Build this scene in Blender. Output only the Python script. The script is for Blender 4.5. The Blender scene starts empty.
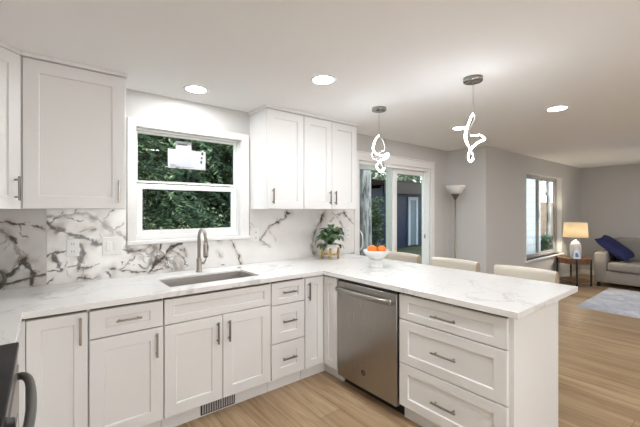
import bpy, bmesh, math, random
import numpy as np
from mathutils import Matrix, Vector, noise
PI = math.pi
C = bpy.context.scene.collection
SC = bpy.context.scene
random.seed(7); RNG = np.random.default_rng(7)

# ---------------- camera ----------------
cam = bpy.data.cameras.new('camera'); camo = bpy.data.objects.new('camera', cam); C.objects.link(camo)
camo.location = (0, 0, 1.43); camo.rotation_euler = (PI/2, 0, -math.radians(38.558))
cam.sensor_width = 36; cam.lens = 345/640*36; cam.shift_y = -3.5/640; cam.clip_start = .02
SC.camera = camo
# ---------------- light and exposure ----------------
SC.view_settings.view_transform = 'Standard'; SC.view_settings.look = 'None'
SC.view_settings.exposure = 0.1; SC.view_settings.gamma = 1.0
SKY = 5.0            # overcast daylight
CAN = 185.0          # recessed lamps
LED = 85.0
W = bpy.data.worlds.new('world'); SC.world = W; W.use_nodes = True
nt = W.node_tree; bg = nt.nodes['Background']
tc = nt.nodes.new('ShaderNodeTexCoord'); sep = nt.nodes.new('ShaderNodeSeparateXYZ'); rp = nt.nodes.new('ShaderNodeValToRGB')
nt.links.new(tc.outputs['Generated'], sep.inputs[0]); nt.links.new(sep.outputs['Z'], rp.inputs[0]); nt.links.new(rp.outputs[0], bg.inputs[0])
rp.color_ramp.elements[0].position = 0.0; rp.color_ramp.elements[0].color = (1, .985, .96, 1)
rp.color_ramp.elements[1].position = .6; rp.color_ramp.elements[1].color = (.80, .90, 1, 1)
bg.inputs[1].default_value = SKY
SC.cycles.max_bounces = 10; SC.cycles.diffuse_bounces = 6; SC.cycles.transparent_max_bounces = 24
SC.cycles.sample_clamp_indirect = 6

# ---------------- helpers ----------------
def lin(c):
    if isinstance(c, str):
        c = [int(c[i:i+2], 16)/255 for i in (0, 2, 4)]
        c = [x/12.92 if x <= .04045 else ((x+.055)/1.055)**2.4 for x in c]
    return (c[0], c[1], c[2], 1)
class NT:
    def __init__(s, name):
        s.m = bpy.data.materials.new(name); s.m.use_nodes = True; s.t = s.m.node_tree
        s.b = s.t.nodes['Principled BSDF']; s.out = s.t.nodes['Material Output']
    def n(s, typ, **kw):
        o = s.t.nodes.new('ShaderNode'+typ)
        for k, v in kw.items():
            if k in o.inputs: o.inputs[k].default_value = v
            else: setattr(o, k, v)
        return o
    def l(s, a, b): s.t.links.new(a, b)
    def coord(s, scale=(1,1,1), rot=(0,0,0), kind='Object'):
        t = s.n('TexCoord'); mp = s.n('Mapping'); mp.inputs['Scale'].default_value = scale; mp.inputs['Rotation'].default_value = rot
        s.l(t.outputs[kind], mp.inputs[0]); return mp.outputs[0]
    def noise(s, vec, scale, detail=3, rough=.5, dist=0):
        o = s.n('TexNoise'); o.inputs['Scale'].default_value = scale; o.inputs['Detail'].default_value = detail
        o.inputs['Roughness'].default_value = rough; o.inputs['Distortion'].default_value = dist
        if vec is not None: s.l(vec, o.inputs['Vector'])
        return o.outputs[0]
    def ramp(s, fac, stops):
        r = s.n('ValToRGB'); e = r.color_ramp.elements
        while len(e) < len(stops): e.new(.5)
        for el, (p, c) in zip(e, stops): el.position = p; el.color = lin(c) if not isinstance(c, (int, float)) else (c, c, c, 1)
        s.l(fac, r.inputs[0]); return r.outputs[0]
    def mix(s, fac, a, b, mode='MIX'):
        o = s.n('Mix', data_type='RGBA', blend_type=mode)
        for sock, v in ((o.inputs[0], fac), (o.inputs[6], a), (o.inputs[7], b)):
            if isinstance(v, (int, float)): sock.default_value = v
            elif isinstance(v, (str, tuple, list)): sock.default_value = lin(v)
            else: s.l(v, sock)
        return o.outputs[2]
    def bump(s, h, strength=.2, dist=.01):
        b = s.n('Bump'); b.inputs['Strength'].default_value = strength; b.inputs['Distance'].default_value = dist
        s.l(h, b.inputs['Height']); s.l(b.outputs[0], s.b.inputs['Normal'])
def mat(name, col, rough=.5, metal=0, emit=0, spec=None, var=0, vscale=20, bump=0, bscale=200, sheen=0):
    s = NT(name); b = s.b
    b.inputs['Base Color'].default_value = lin(col); b.inputs['Roughness'].default_value = rough; b.inputs['Metallic'].default_value = metal
    if spec is not None: b.inputs['Specular IOR Level'].default_value = spec
    if emit: b.inputs['Emission Color'].default_value = lin(col); b.inputs['Emission Strength'].default_value = emit
    if sheen: b.inputs['Sheen Weight'].default_value = sheen
    if var or bump: v = s.coord()
    if var:
        c = lin(col); f = s.noise(v, vscale)
        s.l(s.ramp(f, [(.3, tuple(x*(1-var) for x in c[:3])), (.7, tuple(min(1, x*(1+var)) for x in c[:3]))]), b.inputs['Base Color'])
    if bump: s.bump(s.noise(v, bscale, 2), bump, .004)
    return s.m

class MB:
    def __init__(s): s.v = []; s.f = []; s.mi = []; s.sm = []; s.T = None
    def add(s, vs, fs, smooth=False, mi=0):
        o = len(s.v)
        for p in vs:
            p = Vector(p)
            if s.T is not None: p = s.T @ p
            s.v.append(p)
        for f in fs: s.f.append([i+o for i in f]); s.mi.append(mi); s.sm.append(smooth)
        return s
    def bm(s, b, smooth=False, mi=0):
        b.verts.index_update(); s.add([v.co.copy() for v in b.verts], [[v.index for v in f.verts] for f in b.faces], smooth, mi); b.free(); return s
    def box(s, x0, x1, y0, y1, z0, z1, bev=0, seg=1, smooth=False, mi=0):
        b = bmesh.new(); bmesh.ops.create_cube(b, size=1)
        for v in b.verts: v.co = Vector(((x0+x1)/2+v.co.x*(x1-x0), (y0+y1)/2+v.co.y*(y1-y0), (z0+z1)/2+v.co.z*(z1-z0)))
        if bev: bmesh.ops.bevel(b, geom=list(b.edges), offset=bev, segments=seg, profile=.5, affect='EDGES')
        return s.bm(b, smooth or seg > 1, mi)
    def lathe(s, prof, c=(0,0,0), seg=24, mi=0, axis='z', smooth=True, a0=0, a1=2*PI):
        ring = prof[0] == prof[-1]
        if ring: prof = prof[:-1]
        vs = []; fs = []; n = len(prof); full = abs(a1-a0-2*PI) < 1e-6; K = seg if full else seg+1
        for k in range(K):
            a = a0+(a1-a0)*k/seg
            for r, z in prof:
                p = (r*math.cos(a), r*math.sin(a), z)
                if axis == 'y': p = (p[0], -p[2], p[1])     # height along -y
                if axis == 'x': p = (p[2], p[0], p[1])
                vs.append((c[0]+p[0], c[1]+p[1], c[2]+p[2]))
        for k in range(seg):
            k2 = (k+1) % K
            for i in range(n if ring else n-1): j = (i+1) % n; fs.append((k*n+i, k2*n+i, k2*n+j, k*n+j))
        if full and not ring:
            if prof[0][0] > 1e-5: fs.append([k*n for k in range(K)][::-1])
            if prof[-1][0] > 1e-5: fs.append([k*n+n-1 for k in range(K)])
        return s.add(vs, fs, smooth, mi)
    def sweep(s, pts, sect, closed=False, mi=0, smooth=True, up=None, scale=None):
        """sweep a cross-section [(n,b)...] along a polyline"""
        P = [Vector(p) for p in pts]; n = len(P); m = len(sect); vs = []; fs = []; N = None
        for i in range(n):
            t = ((P[(i+1) % n]-P[i-1]) if closed else (P[min(i+1, n-1)]-P[max(i-1, 0)])).normalized()
            if N is None:
                u = Vector(up) if up else (Vector((0,0,1)) if abs(t.z) < .9 else Vector((1,0,0)))
                N = (u - t*u.dot(t)).normalized()
            else: N = (N - t*N.dot(t)).normalized()
            B = t.cross(N); k = scale[i] if scale else 1
            for a, b in sect: vs.append(P[i]+N*a*k+B*b*k)
        for i in range(n if closed else n-1):
            j = (i+1) % n
            for q in range(m): fs.append((i*m+q, i*m+(q+1) % m, j*m+(q+1) % m, j*m+q))
        if not closed: fs.append(list(range(m))[::-1]); fs.append([(n-1)*m+q for q in range(m)])
        return s.add(vs, fs, smooth, mi)
    def tube(s, pts, r, seg=8, closed=False, mi=0, scale=None):
        return s.sweep(pts, [(r*math.cos(2*PI*k/seg), r*math.sin(2*PI*k/seg)) for k in range(seg)], closed, mi, scale=scale)
    def prism(s, poly, z0, z1, bev=0, mi=0):
        b = bmesh.new(); vs = [b.verts.new((x, y, z0)) for x, y in poly]; f = b.faces.new(vs)
        r = bmesh.ops.extrude_face_region(b, geom=[f]); bmesh.ops.translate(b, vec=(0, 0, z1-z0), verts=[e for e in r['geom'] if isinstance(e, bmesh.types.BMVert)])
        bmesh.ops.recalc_face_normals(b, faces=b.faces)
        if bev: bmesh.ops.bevel(b, geom=[e for e in b.edges if e.calc_face_angle(0) > .6], offset=bev, segments=2, profile=.5, affect='EDGES')
        return s.bm(b, False, mi)
    def cells(s, xs, ys, mask, z0, z1, bev=0, mi=0, plane='xy'):
        """a slab made of the grid cells where mask(i,j); shared vertices, one outer skin"""
        b = bmesh.new(); V = {}
        def vt(i, j, k):
            if (i, j, k) not in V:
                z = (z0, z1)[k]; V[i, j, k] = b.verts.new((xs[i], ys[j], z) if plane == 'xy' else (xs[i], z, ys[j]) if plane == 'xz' else (z, xs[i], ys[j]))
            return V[i, j, k]
        nx, ny = len(xs)-1, len(ys)-1
        M_ = lambda i, j: 0 <= i < nx and 0 <= j < ny and mask(i, j)
        for i in range(nx):
            for j in range(ny):
                if not M_(i, j): continue
                for k in (0, 1): b.faces.new([vt(i, j, k), vt(i+1, j, k), vt(i+1, j+1, k), vt(i, j+1, k)])
                for di, dj, e in ((-1, 0, ((i, j), (i, j+1))), (1, 0, ((i+1, j), (i+1, j+1))), (0, -1, ((i, j), (i+1, j))), (0, 1, ((i, j+1), (i+1, j+1)))):
                    if not M_(i+di, j+dj): b.faces.new([vt(*e[0], 0), vt(*e[1], 0), vt(*e[1], 1), vt(*e[0], 1)])
        bmesh.ops.recalc_face_normals(b, faces=b.faces)
        if bev: bmesh.ops.bevel(b, geom=[e for e in b.edges if len(e.link_faces) == 2 and e.calc_face_angle(0) > .6], offset=bev, segments=2, profile=.5, affect='EDGES')
        return s.bm(b, False, mi)
    def shaker(s, x0, x1, z0, z1, f=.07, t=.02, rec=.009, y=0, fz=None):
        """shaker front, face at y, thickness towards +y"""
        fz = fz or f; c = .0018
        def ring(a, az, yy): return [(x0+a, yy, z0+az), (x1-a, yy, z0+az), (x1-a, yy, z1-az), (x0+a, yy, z1-az)]
        rings = [ring(0, 0, y+t), ring(0, 0, y+c), ring(c, c, y), ring(f, fz, y), ring(f+.005, fz+.005, y+rec), ]
        vs = sum(rings, []); fs = []
        for k in range(len(rings)-1):
            for q in range(4): fs.append((k*4+q, k*4+(q+1) % 4, k*4+4+(q+1) % 4, k*4+4+q))
        o = len(vs)-4; fs.append((o, o+1, o+2, o+3)); fs.append((3, 2, 1, 0))
        return s.add(vs, fs)
MW = {}
def mw(o): return MW.get(o.name, Matrix.Identity(4)) if o else Matrix.Identity(4)
def setp(o, label=None, cat=None, group=None, kind=None):
    if label: o['label'] = label
    if cat: o['category'] = cat
    if group: o['group'] = group
    if kind: o['kind'] = kind
    return o
def thing(name, label, cat, loc=(0,0,0), rz=0, group=None, kind=None):
    o = bpy.data.objects.new(name, None); C.objects.link(o); o.location = loc; o.rotation_euler = (0, 0, rz); o.empty_display_size = .1
    MW[o.name] = Matrix.Translation(loc) @ Matrix.Rotation(rz, 4, 'Z')
    return setp(o, label, cat, group, kind)
def obj(name, mb, mats, parent=None, world=True, label=None, cat=None, group=None, kind=None, loc=None):
    me = bpy.data.meshes.new(name); M0 = mw(parent)
    if loc is not None and parent is None: M0 = Matrix.Translation(loc)
    inv = M0.inverted() if world else Matrix.Identity(4)
    me.from_pydata([tuple(inv @ p) for p in mb.v], [], mb.f)
    for m in (mats if isinstance(mats, (list, tuple)) else [mats]): me.materials.append(m)
    me.polygons.foreach_set('material_index', mb.mi); me.polygons.foreach_set('use_smooth', mb.sm)
    b = bmesh.new(); b.from_mesh(me); bmesh.ops.recalc_face_normals(b, faces=b.faces); b.to_mesh(me); b.free()
    me.update(); o = bpy.data.objects.new(name, me); C.objects.link(o)
    if parent: o.parent = parent; MW[o.name] = M0
    elif loc is not None: o.location = loc; MW[o.name] = M0
    return setp(o, label, cat, group, kind)
def dup(root, loc, rz=None, label=None, group=None):
    r = root.copy(); C.objects.link(r); r.location = loc
    if rz is not None: r.rotation_euler = (0, 0, rz)
    if label: r['label'] = label
    if group: r['group'] = group
    for ch in list(root.children):
        c = ch.copy(); C.objects.link(c); c.parent = r
        for g in list(ch.children):
            d = g.copy(); C.objects.link(d); d.parent = c
    return r
def spline(pts, n=8, closed=False):
    P = [Vector(p) for p in pts]; out = []; N = len(P)
    g = (lambda i: P[i % N]) if closed else (lambda i: P[max(0, min(N-1, i))])
    for i in range(N if closed else N-1):
        a, b, c, d = g(i-1), g(i), g(i+1), g(i+2)
        for k in range(n):
            t = k/n; out.append(.5*((2*b)+(c-a)*t+(2*a-5*b+4*c-d)*t*t+(3*b-a-3*c+d)*t**3))
    if not closed: out.append(P[-1])
    return out

# ---------------- materials ----------------
wall_paint = mat('wall_paint', (.59, .58, .565), .85, bump=.05, bscale=300)
ceil_paint = mat('ceiling_paint', (.88, .88, .878), .9)
trim_white = mat('trim_white', (.82, .81, .795), .45)
cab_white = mat('cabinet_white', (.80, .797, .79), .42)
vinyl = mat('white_vinyl', (.84, .84, .83), .35)
nickel = mat('brushed_nickel', (.42, .39, .355), .28, 1)
pull_metal = mat('pull_metal', (.30, .27, .235), .3, 1)
chrome = mat('chrome', (.75, .75, .76), .08, 1)
black = mat('black', (.012, .012, .013), .4)
plate_white = mat('plate_white', (.80, .80, .79), .35)
gap_shade_grey = mat('gap_shade_grey', (.12, .11, .10), .6)
s = NT('stainless'); v = s.coord((900, 900, 6)); f = s.noise(v, 1, 2)
s.l(s.ramp(f, [(.3, (.33, .31, .285)), (.7, (.40, .375, .345))]), s.b.inputs['Base Color']); s.b.inputs['Metallic'].default_value = 1
s.l(s.ramp(f, [(.3, .27), (.7, .36)]), s.b.inputs['Roughness']); stainless = s.m
sink_steel = mat('sink_steel', (.56, .53, .50), .36, .75)
s = NT('oak_planks'); v = s.coord(rot=(0, 0, PI/2))
br = s.n('TexBrick', offset=.37, offset_frequency=2); s.l(v, br.inputs['Vector'])
for k, x in (('Scale', 1), ('Brick Width', 1.35), ('Row Height', .185), ('Mortar Size', .0016), ('Mortar Smooth', .4), ('Bias', 0)): br.inputs[k].default_value = x
br.inputs['Color1'].default_value = (0, 0, 0, 1); br.inputs['Color2'].default_value = (1, 1, 1, 1); br.inputs['Mortar'].default_value = (.5, .5, .5, 1)
g = s.noise(s.coord((26, 1.6, 1)), 1, 6, .65, .8); g2 = s.noise(s.coord((4, .5, 1)), 1, 3, .6, .3)
base = s.mix(br.outputs['Color'], (.33, .215, .118), (.52, .375, .235))
c1 = s.mix(s.ramp(g, [(.38, 0.0), (.62, 1.0)]), s.mix(1, base, (.58, .51, .44), 'MULTIPLY'), base)
c2 = s.mix(s.ramp(g2, [(.35, 0.0), (.7, .5)]), c1, (.56, .42, .27))
s.l(s.mix(br.outputs['Fac'], c2, (.10, .065, .035)), s.b.inputs['Base Color'])
s.b.inputs['Roughness'].default_value = .34; s.b.inputs['Specular IOR Level'].default_value = .35; floor_mat = s.m
def marble(name, veins, tan):
    s = NT(name); v = s.coord(); dn = s.n('TexNoise'); dn.inputs['Scale'].default_value = 1.6; dn.inputs['Detail'].default_value = 4; s.l(v, dn.inputs['Vector'])
    ad = s.n('VectorMath', operation='MULTIPLY_ADD'); s.l(dn.outputs[1], ad.inputs[0]); ad.inputs[1].default_value = (.9, .9, .9); s.l(v, ad.inputs[2])
    n1 = s.noise(ad.outputs[0], 1.15, 5, .5, .4); n2 = s.noise(v, 1.1, 3); n3 = s.noise(ad.outputs[0], 2.6, 4, .55)
    base = s.mix(s.ramp(n2, [(.35, 0.0), (.75, 1.0)]), (.83, .825, .815), tan)
    line = s.ramp(n1, [(.48, 0.0), (.5, 1.0), (.52, 0.0)]); line2 = s.ramp(n3, [(.488, 0.0), (.5, .75), (.512, 0.0)])
    thin = s.ramp(s.noise(v, 2.3, 2), [(.36, 0.0), (.55, 1.0)])
    c = s.mix(s.mix(1, line, thin, 'MULTIPLY'), base, veins); c = s.mix(s.mix(1, line2, thin, 'MULTIPLY'), c, veins)
    s.l(c, s.b.inputs['Base Color']); s.b.inputs['Roughness'].default_value = .2; return s.m
quartz = marble('white_quartz', (.62, .61, .595), (.80, .79, .78))
def slab_material(name, light, cloud):
    s = NT(name); v = s.coord(); at = s.n('Attribute', attribute_name='vein'); sp = s.n('SeparateColor'); s.l(at.outputs['Color'], sp.inputs[0])
    base = s.mix(s.ramp(s.noise(v, 1.7, 4, .6, .5), [(.35, 0.0), (.7, 1.0)]), light, cloud)
    fine = s.noise(v, 60, 4, .7)
    brk = s.ramp(fine, [(.28, .55), (.48, 1.0)])
    c = s.mix(sp.outputs[1], base, s.mix(s.noise(v, 9, 3), (.19, .135, .095), (.42, .38, .34)))
    c = s.mix(s.mix(1, sp.outputs[0], brk, 'MULTIPLY'), c, (.030, .021, .014))
    s.l(c, s.b.inputs['Base Color']); s.b.inputs['Roughness'].default_value = .16; return s.m
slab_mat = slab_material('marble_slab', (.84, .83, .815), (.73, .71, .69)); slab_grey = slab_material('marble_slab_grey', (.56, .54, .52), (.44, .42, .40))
s = NT('window_glass'); tr = s.n('BsdfTransparent'); gl = s.n('BsdfGlossy'); gl.inputs['Roughness'].default_value = 0.0; mx = s.n('MixShader'); fr = s.n('Fresnel'); fr.inputs['IOR'].default_value = 1.22
tr.inputs[0].default_value = (.90, .93, .92, 1)
gb = s.n('NewGeometry'); inv = s.n('Math', operation='SUBTRACT'); inv.inputs[0].default_value = 1; s.l(gb.outputs['Backfacing'], inv.inputs[1]); mul = s.n('Math', operation='MULTIPLY'); s.l(fr.outputs[0], mul.inputs[0]); s.l(inv.outputs[0], mul.inputs[1])
s.l(mul.outputs[0], mx.inputs[0]); s.l(tr.outputs[0], mx.inputs[1]); s.l(gl.outputs[0], mx.inputs[2]); s.l(mx.outputs[0], s.out.inputs[0]); glass = s.m
def emis(name, col, st):
    s = NT(name); e = s.n('Emission'); e.inputs[0].default_value = lin(col); e.inputs[1].default_value = st; s.l(e.outputs[0], s.out.inputs[0]); return s.m
can_emit = emis('lamp_lens', (.97, .985, 1), CAN); led_emit = emis('led_strip', (.93, .96, 1), LED)
cream = mat('cream_fabric', (.66, .61, .53), .9, bump=.25, bscale=350, sheen=.2); tan_fabric = mat('tan_fabric', (.42, .34, .25), .9, bump=.25, bscale=350)

# ======================= setting =======================
CZ = 2.37
def structure(name, mb, m, parent=None, **k): return obj(name, mb, m, parent, kind='structure', **k)
structure('floor', MB().box(-.9, 9.7, -2.94, 3.17, -.1, 0), floor_mat)
structure('ceiling', MB().box(-.9, 9.7, -2.94, 3.17, CZ, CZ+.12), ceil_paint)
xs = [-.865, .55, 1.466, 3.01, 4.54, 5.17]; zs = [0, 1.19, 2.045, 2.10, CZ]
structure('wall_back', MB().cells(xs, zs, lambda i, j: not ((i == 1 and j in (1, 2)) or (i == 3 and j in (0, 1))), 3.03, 3.17, plane='xz'), wall_paint)
structure('wall_left', MB().box(-.865, -.725, -2.8, 3.03, 0, CZ), wall_paint)
structure('wall_corner', MB().box(5.03, 5.17, 2.567, 3.03, 0, CZ), wall_paint)
LX0, LX1, LZ0, LZ1 = 6.46, 8.22, .56, 2.075
structure('wall_living', MB().cells([5.03, LX0, LX1, 9.46], [0, LZ0, LZ1, CZ], lambda i, j: not (i == 1 and j == 1), 2.427, 2.567, plane='xz'), wall_paint)
structure('wall_end', MB().box(9.46, 9.6, -2.8, 2.567, 0, CZ), wall_paint)
structure('wall_rear', MB().cells([-.865, .2, 1.9, 6.3, 8.3, 9.6], [0, .12, .9, 2.15, CZ], lambda i, j: not ((i == 1 and j in (1, 2))), -2.94, -2.8, plane='xz'), wall_paint)  # out of view; its opening is added to let daylight in
def bb(name, *a): structure(name, MB().box(*a, bev=.004), trim_white)
bb('baseboard_back', 4.63, 5.03, 3.016, 3.03, 0, .10)
bb('baseboard_corner', 5.016, 5.03, 2.413, 3.016, 0, .10)
bb('baseboard_living', 5.03, 9.446, 2.413, 2.427, 0, .10)
bb('baseboard_end', 9.446, 9.46, -2.8, 2.427, 0, .10)

# --- kitchen window ---
w1 = thing('window_1', 'white vinyl kitchen window above the sink with paper stickers on its upper pane', 'window', (1.008, 3.03, 1.19), kind='structure')
m = MB(); m.cells([.498, .56, 1.456, 1.532], [1.165, 1.185, 2.09, 2.15], lambda i, j: j in (0, 2) or i in (0, 2), 3.011, 3.03, bev=.003, plane='xz'); obj('window_casing', m, trim_white, w1)
obj('window_sill', MB().box(.492, 1.538, 2.998, 3.10, 1.157, 1.187, bev=.004), trim_white, w1)
m = MB().cells([.55, .562, 1.454, 1.466], [1.187, 1.19, 2.088, 2.10], lambda i, j: i in (0, 2) or j == 2, 3.03, 3.17, plane='xz'); obj('reveal', m, trim_white, w1)
m = MB().cells([.562, .574, 1.444, 1.454], [1.19, 1.225, 2.076, 2.088], lambda i, j: i in (0, 2) or j in (0, 2), 3.085, 3.155, bev=.002, plane='xz'); obj('window_frame', m, vinyl, w1)
def sash(x0, x1, z0, z1, y0, y1, f, par, tag, ft=None):
    ft = ft or f
    o = obj(tag, MB().cells([x0, x0+f, x1-f, x1], [z0, z0+f, z1-ft, z1], lambda i, j: i != 1 or j != 1, y0, y1, bev=.002, plane='xz'), vinyl, par)
    obj('pane', MB().box(x0+f-.003, x1-f+.003, (y0+y1)/2-.002, (y0+y1)/2+.002, z0+f-.003, z1-ft+.003), glass, o)
    return o
sash(.575, 1.43, 1.222, 1.645, 3.087, 3.112, .043, w1, 'lower_sash')
sash(.572, 1.444, 1.655, 2.075, 3.118, 3.143, .017, w1, 'upper_sash')
st = thing('window_sticker', 'white paper sheets taped on the upper pane of the kitchen window', 'sticker', (.97, 3.12, 1.79))
o = obj('paper_sheet', MB().box(.822, 1.148, 3.1185, 3.1195, 1.793, 1.958), mat('paper', (.50, .52, .56), .7), st)
mk = MB()
for x, z, a, b in ((1.118, 1.94, .018, .026), (1.112, 1.90, .016, .016), (1.108, 1.862, .014, .026)): mk.box(x-a/2, x+a/2, 3.1175, 3.1183, z-b/2, z+b/2)
for k in range(5): mk.box(.84, 1.0+.02*(k % 3), 3.1178, 3.1183, 1.80+.006*k, 1.802+.006*k)
obj('printing', mk, mat('print_black', (.05, .05, .055), .8), o)
o = obj('paper_slip', MB().box(.885, 1.02, 3.116, 3.117, 1.808, 2.03), mat('paper_slip', (.46, .48, .53), .7), st)
obj('slip_heading', MB().box(.90, .985, 3.1152, 3.1158, 1.995, 2.01), mat('print_grey', (.15, .16, .18), .8), o)

# --- sliding patio door ---
d1 = thing('door_1', 'white framed sliding glass patio door beside the upper cabinets', 'door', (3.72, 3.03, 0), kind='structure')
obj('door_casing', MB().cells([2.935, 3.012, 4.538, 4.622], [0, 2.043, 2.14], lambda i, j: i in (0, 2) or j == 1, 3.008, 3.03, bev=.004, plane='xz'), trim_white, d1)
obj('head_cap', MB().box(2.925, 4.632, 3.002, 3.03, 2.14, 2.155, bev=.003), trim_white, d1)
obj('door_frame', MB().cells([3.01, 3.045, 4.515, 4.54], [0, .035, 2.005, 2.045], lambda i, j: i in (0, 2) or j in (0, 2), 3.04, 3.165, bev=.003, plane='xz'), vinyl, d1)
fixed = obj('fixed_panel', MB().cells([3.785, 3.865, 4.495, 4.52], [.035, .12, 1.945, 2.005], lambda i, j: i != 1 or j != 1, 3.115, 3.15, bev=.003, plane='xz'), vinyl, d1)
obj('pane', MB().box(3.86, 4.50, 3.13, 3.135, .115, 1.95), glass, fixed)
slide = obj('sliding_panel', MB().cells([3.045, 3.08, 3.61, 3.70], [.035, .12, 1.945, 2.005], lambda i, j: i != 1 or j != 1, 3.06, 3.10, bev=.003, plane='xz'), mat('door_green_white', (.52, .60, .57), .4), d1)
obj('pane', MB().box(3.075, 3.615, 3.078, 3.083, .115, 1.95), glass, slide)
obj('door_handle', MB().tube(spline([(3.062, 3.065, 1.175), (3.062, 3.035, 1.165), (3.062, 3.005, 1.12), (3.062, 2.998, 1.05), (3.062, 3.005, .98), (3.062, 3.035, .94), (3.062, 3.065, .93)], 5), .009, 8), vinyl, slide)
obj('latch', MB().box(4.50, 4.52, 3.095, 3.118, 1.0, 1.06, bev=.003), nickel, fixed)
# --- living room window ---
w2 = thing('window_2', 'sliding living room window with a white sill beside the end table', 'window', ((LX0+LX1)/2, 2.427, LZ0), kind='structure')
obj('window_sill', MB().box(LX0-.05, LX1+.05, 2.39, 2.53, LZ0-.03, LZ0, bev=.004), trim_white, w2)
obj('reveal', MB().cells([LX0, LX0+.012, LX1-.012, LX1], [LZ0, LZ1-.012, LZ1], lambda i, j: i in (0, 2) or j == 1, 2.425, 2.56, plane='xz'), trim_white, w2)
grey_alu = mat('grey_frame', (.42, .42, .42), .4)
obj('window_frame', MB().cells([LX0+.012, LX0+.05, LX1-.05, LX1-.012], [LZ0, LZ0+.035, LZ1-.045, LZ1-.012], lambda i, j: i in (0, 2) or j in (0, 2), 2.50, 2.56, bev=.003, plane='xz'), grey_alu, w2)
for nm, a, b, y in (('sliding_sash', LX0+.05, LX0+.80, 2.505), ('fixed_sash', LX0+.76, LX1-.05, 2.53)):
    o = obj(nm, MB().cells([a, a+.04, b-.05, b], [LZ0+.035, LZ0+.07, LZ1-.08, LZ1-.045], lambda i, j: i != 1 or j != 1, y, y+.022, bev=.002, plane='xz'), grey_alu, w2)
    obj('pane', MB().box(a+.035, b-.045, y+.009, y+.013, LZ0+.065, LZ1-.075), glass, o)
obj('sash_latch', MB().box(LX0+.755, LX0+.78, 2.485, 2.505, 1.27, 1.40, bev=.003), vinyl, w2)

# ======================= outdoors =======================
s = NT('lawn'); v = s.coord(); n = s.noise(v, 1.3, 5, .6); s.l(s.ramp(n, [(.35, (.02, .03, .012)), (.55, (.05, .065, .022)), (.7, (.08, .07, .04))]), s.b.inputs['Base Color']); s.b.inputs['Roughness'].default_value = 1
structure('ground', MB().box(-30, 60, 3.3, 60, -.3, -.12), s.m)
def leafmat(name, stops, rough=.6):
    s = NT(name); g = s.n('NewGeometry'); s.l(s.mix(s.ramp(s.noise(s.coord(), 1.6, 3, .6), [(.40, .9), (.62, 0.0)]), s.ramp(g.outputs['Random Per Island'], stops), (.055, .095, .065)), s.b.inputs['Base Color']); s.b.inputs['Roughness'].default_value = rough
    s.b.inputs['Specular IOR Level'].default_value = .3; return s.m
lf_dark = leafmat('evergreen_leaves', [(0, (.03, .06, .036)), (.45, (.10, .18, .09)), (.80, (.22, .31, .14)), (.93, (.60, .62, .38))])  # palest tones: yellowish leaves and sunlit spots put into the colour
lf_mid = leafmat('bush_leaves', [(0, (.03, .06, .03)), (.5, (.09, .16, .055)), (.82, (.20, .27, .10)), (.93, (.55, .55, .27))])  # light end of the ramp also imitates sun on the leaves
s = NT('bark'); v = s.coord((14, 14, 2.2)); n = s.noise(v, 1, 5, .65); s.l(s.ramp(n, [(.36, (.06, .055, .05)), (.60, (.42, .41, .40))]), s.b.inputs['Base Color']); s.bump(n, 1, .05); s.b.inputs['Roughness'].default_value = .95; bark = s.m
def leaves(n_cl, per, centre, rad, size, droop=.3, shell=.35, zmin=None, long=2.6, spread=.24):
    d = RNG.normal(size=(n_cl, 3)); d /= np.linalg.norm(d, axis=1)[:, None]
    r = shell+(1-shell)*RNG.random(n_cl)**.6
    cc = d*r[:, None]*np.array(rad)+np.array(centre)
    P = np.repeat(cc, per, 0)+RNG.normal(size=(n_cl*per, 3))*spread*np.array([1, 1, .6])
    if zmin is not None: P = P[P[:, 2] > zmin]
    N = len(P); a = RNG.random(N)*2*PI
    ax = np.stack([np.cos(a), np.sin(a), -droop+RNG.normal(size=N)*.35], 1); ax /= np.linalg.norm(ax, axis=1)[:, None]
    b = np.cross(ax, RNG.normal(size=(N, 3))); b /= np.linalg.norm(b, axis=1)[:, None]
    s_ = size*(.6+.8*RNG.random(N))[:, None]
    v0 = P-ax*s_*long/2; v1 = P+b*s_/2; v2 = P+ax*s_*long/2; v3 = P-b*s_/2
    V = np.stack([v0, v1, v2, v3], 1).reshape(-1, 3)
    return V
def boughs(n, per, centre, rad, size, zmin=0, L=.75, **k):
    """drooping evergreen sprays: each bough a line of small leaves pointing outwards"""
    d = RNG.normal(size=(n, 3)); d[:, 2] *= .8; d /= np.linalg.norm(d, axis=1)[:, None]
    cc = d*(.30+.70*RNG.random(n)**.7)[:, None]*np.array(rad)+np.array(centre)
    dr = d.copy(); dr[:, 2] = -.35+RNG.normal(size=n)*.25; dr[:, :2] += RNG.normal(size=(n, 2))*.35; dr /= np.linalg.norm(dr, axis=1)[:, None]
    sd = np.cross(dr, [0, 0, 1.]); sd /= np.linalg.norm(sd, axis=1)[:, None]
    t = RNG.random((n, per)); ln = L*(.6+.7*RNG.random(n))[:, None]; wd = (RNG.random((n, per))*2-1)*.20*(1-t)*ln/L*1.3
    P = cc[:, None]+dr[:, None]*(t*ln)[..., None]+sd[:, None]*wd[..., None]; P[..., 2] += -.25*t*t*ln-abs(wd)*.35+RNG.normal(size=t.shape)*.012
    ax = dr[:, None]*.8+sd[:, None]*np.sign(wd)[..., None]*.8+RNG.normal(size=P.shape)*.22; P = P.reshape(-1, 3); ax = ax.reshape(-1, 3)
    ok = P[:, 2] > zmin; P, ax = P[ok], ax[ok]; ax /= np.linalg.norm(ax, axis=1)[:, None]
    b = np.cross(ax, RNG.normal(size=P.shape)*.4+np.array([0, 0, 1.])); b /= np.linalg.norm(b, axis=1)[:, None]
    s_ = size*(.6+.8*RNG.random(len(P)))[:, None]
    return np.stack([P-ax*s_*1.5, P+b*s_*.4, P+ax*s_*1.5, P-b*s_*.4], 1).reshape(-1, 3)
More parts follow.
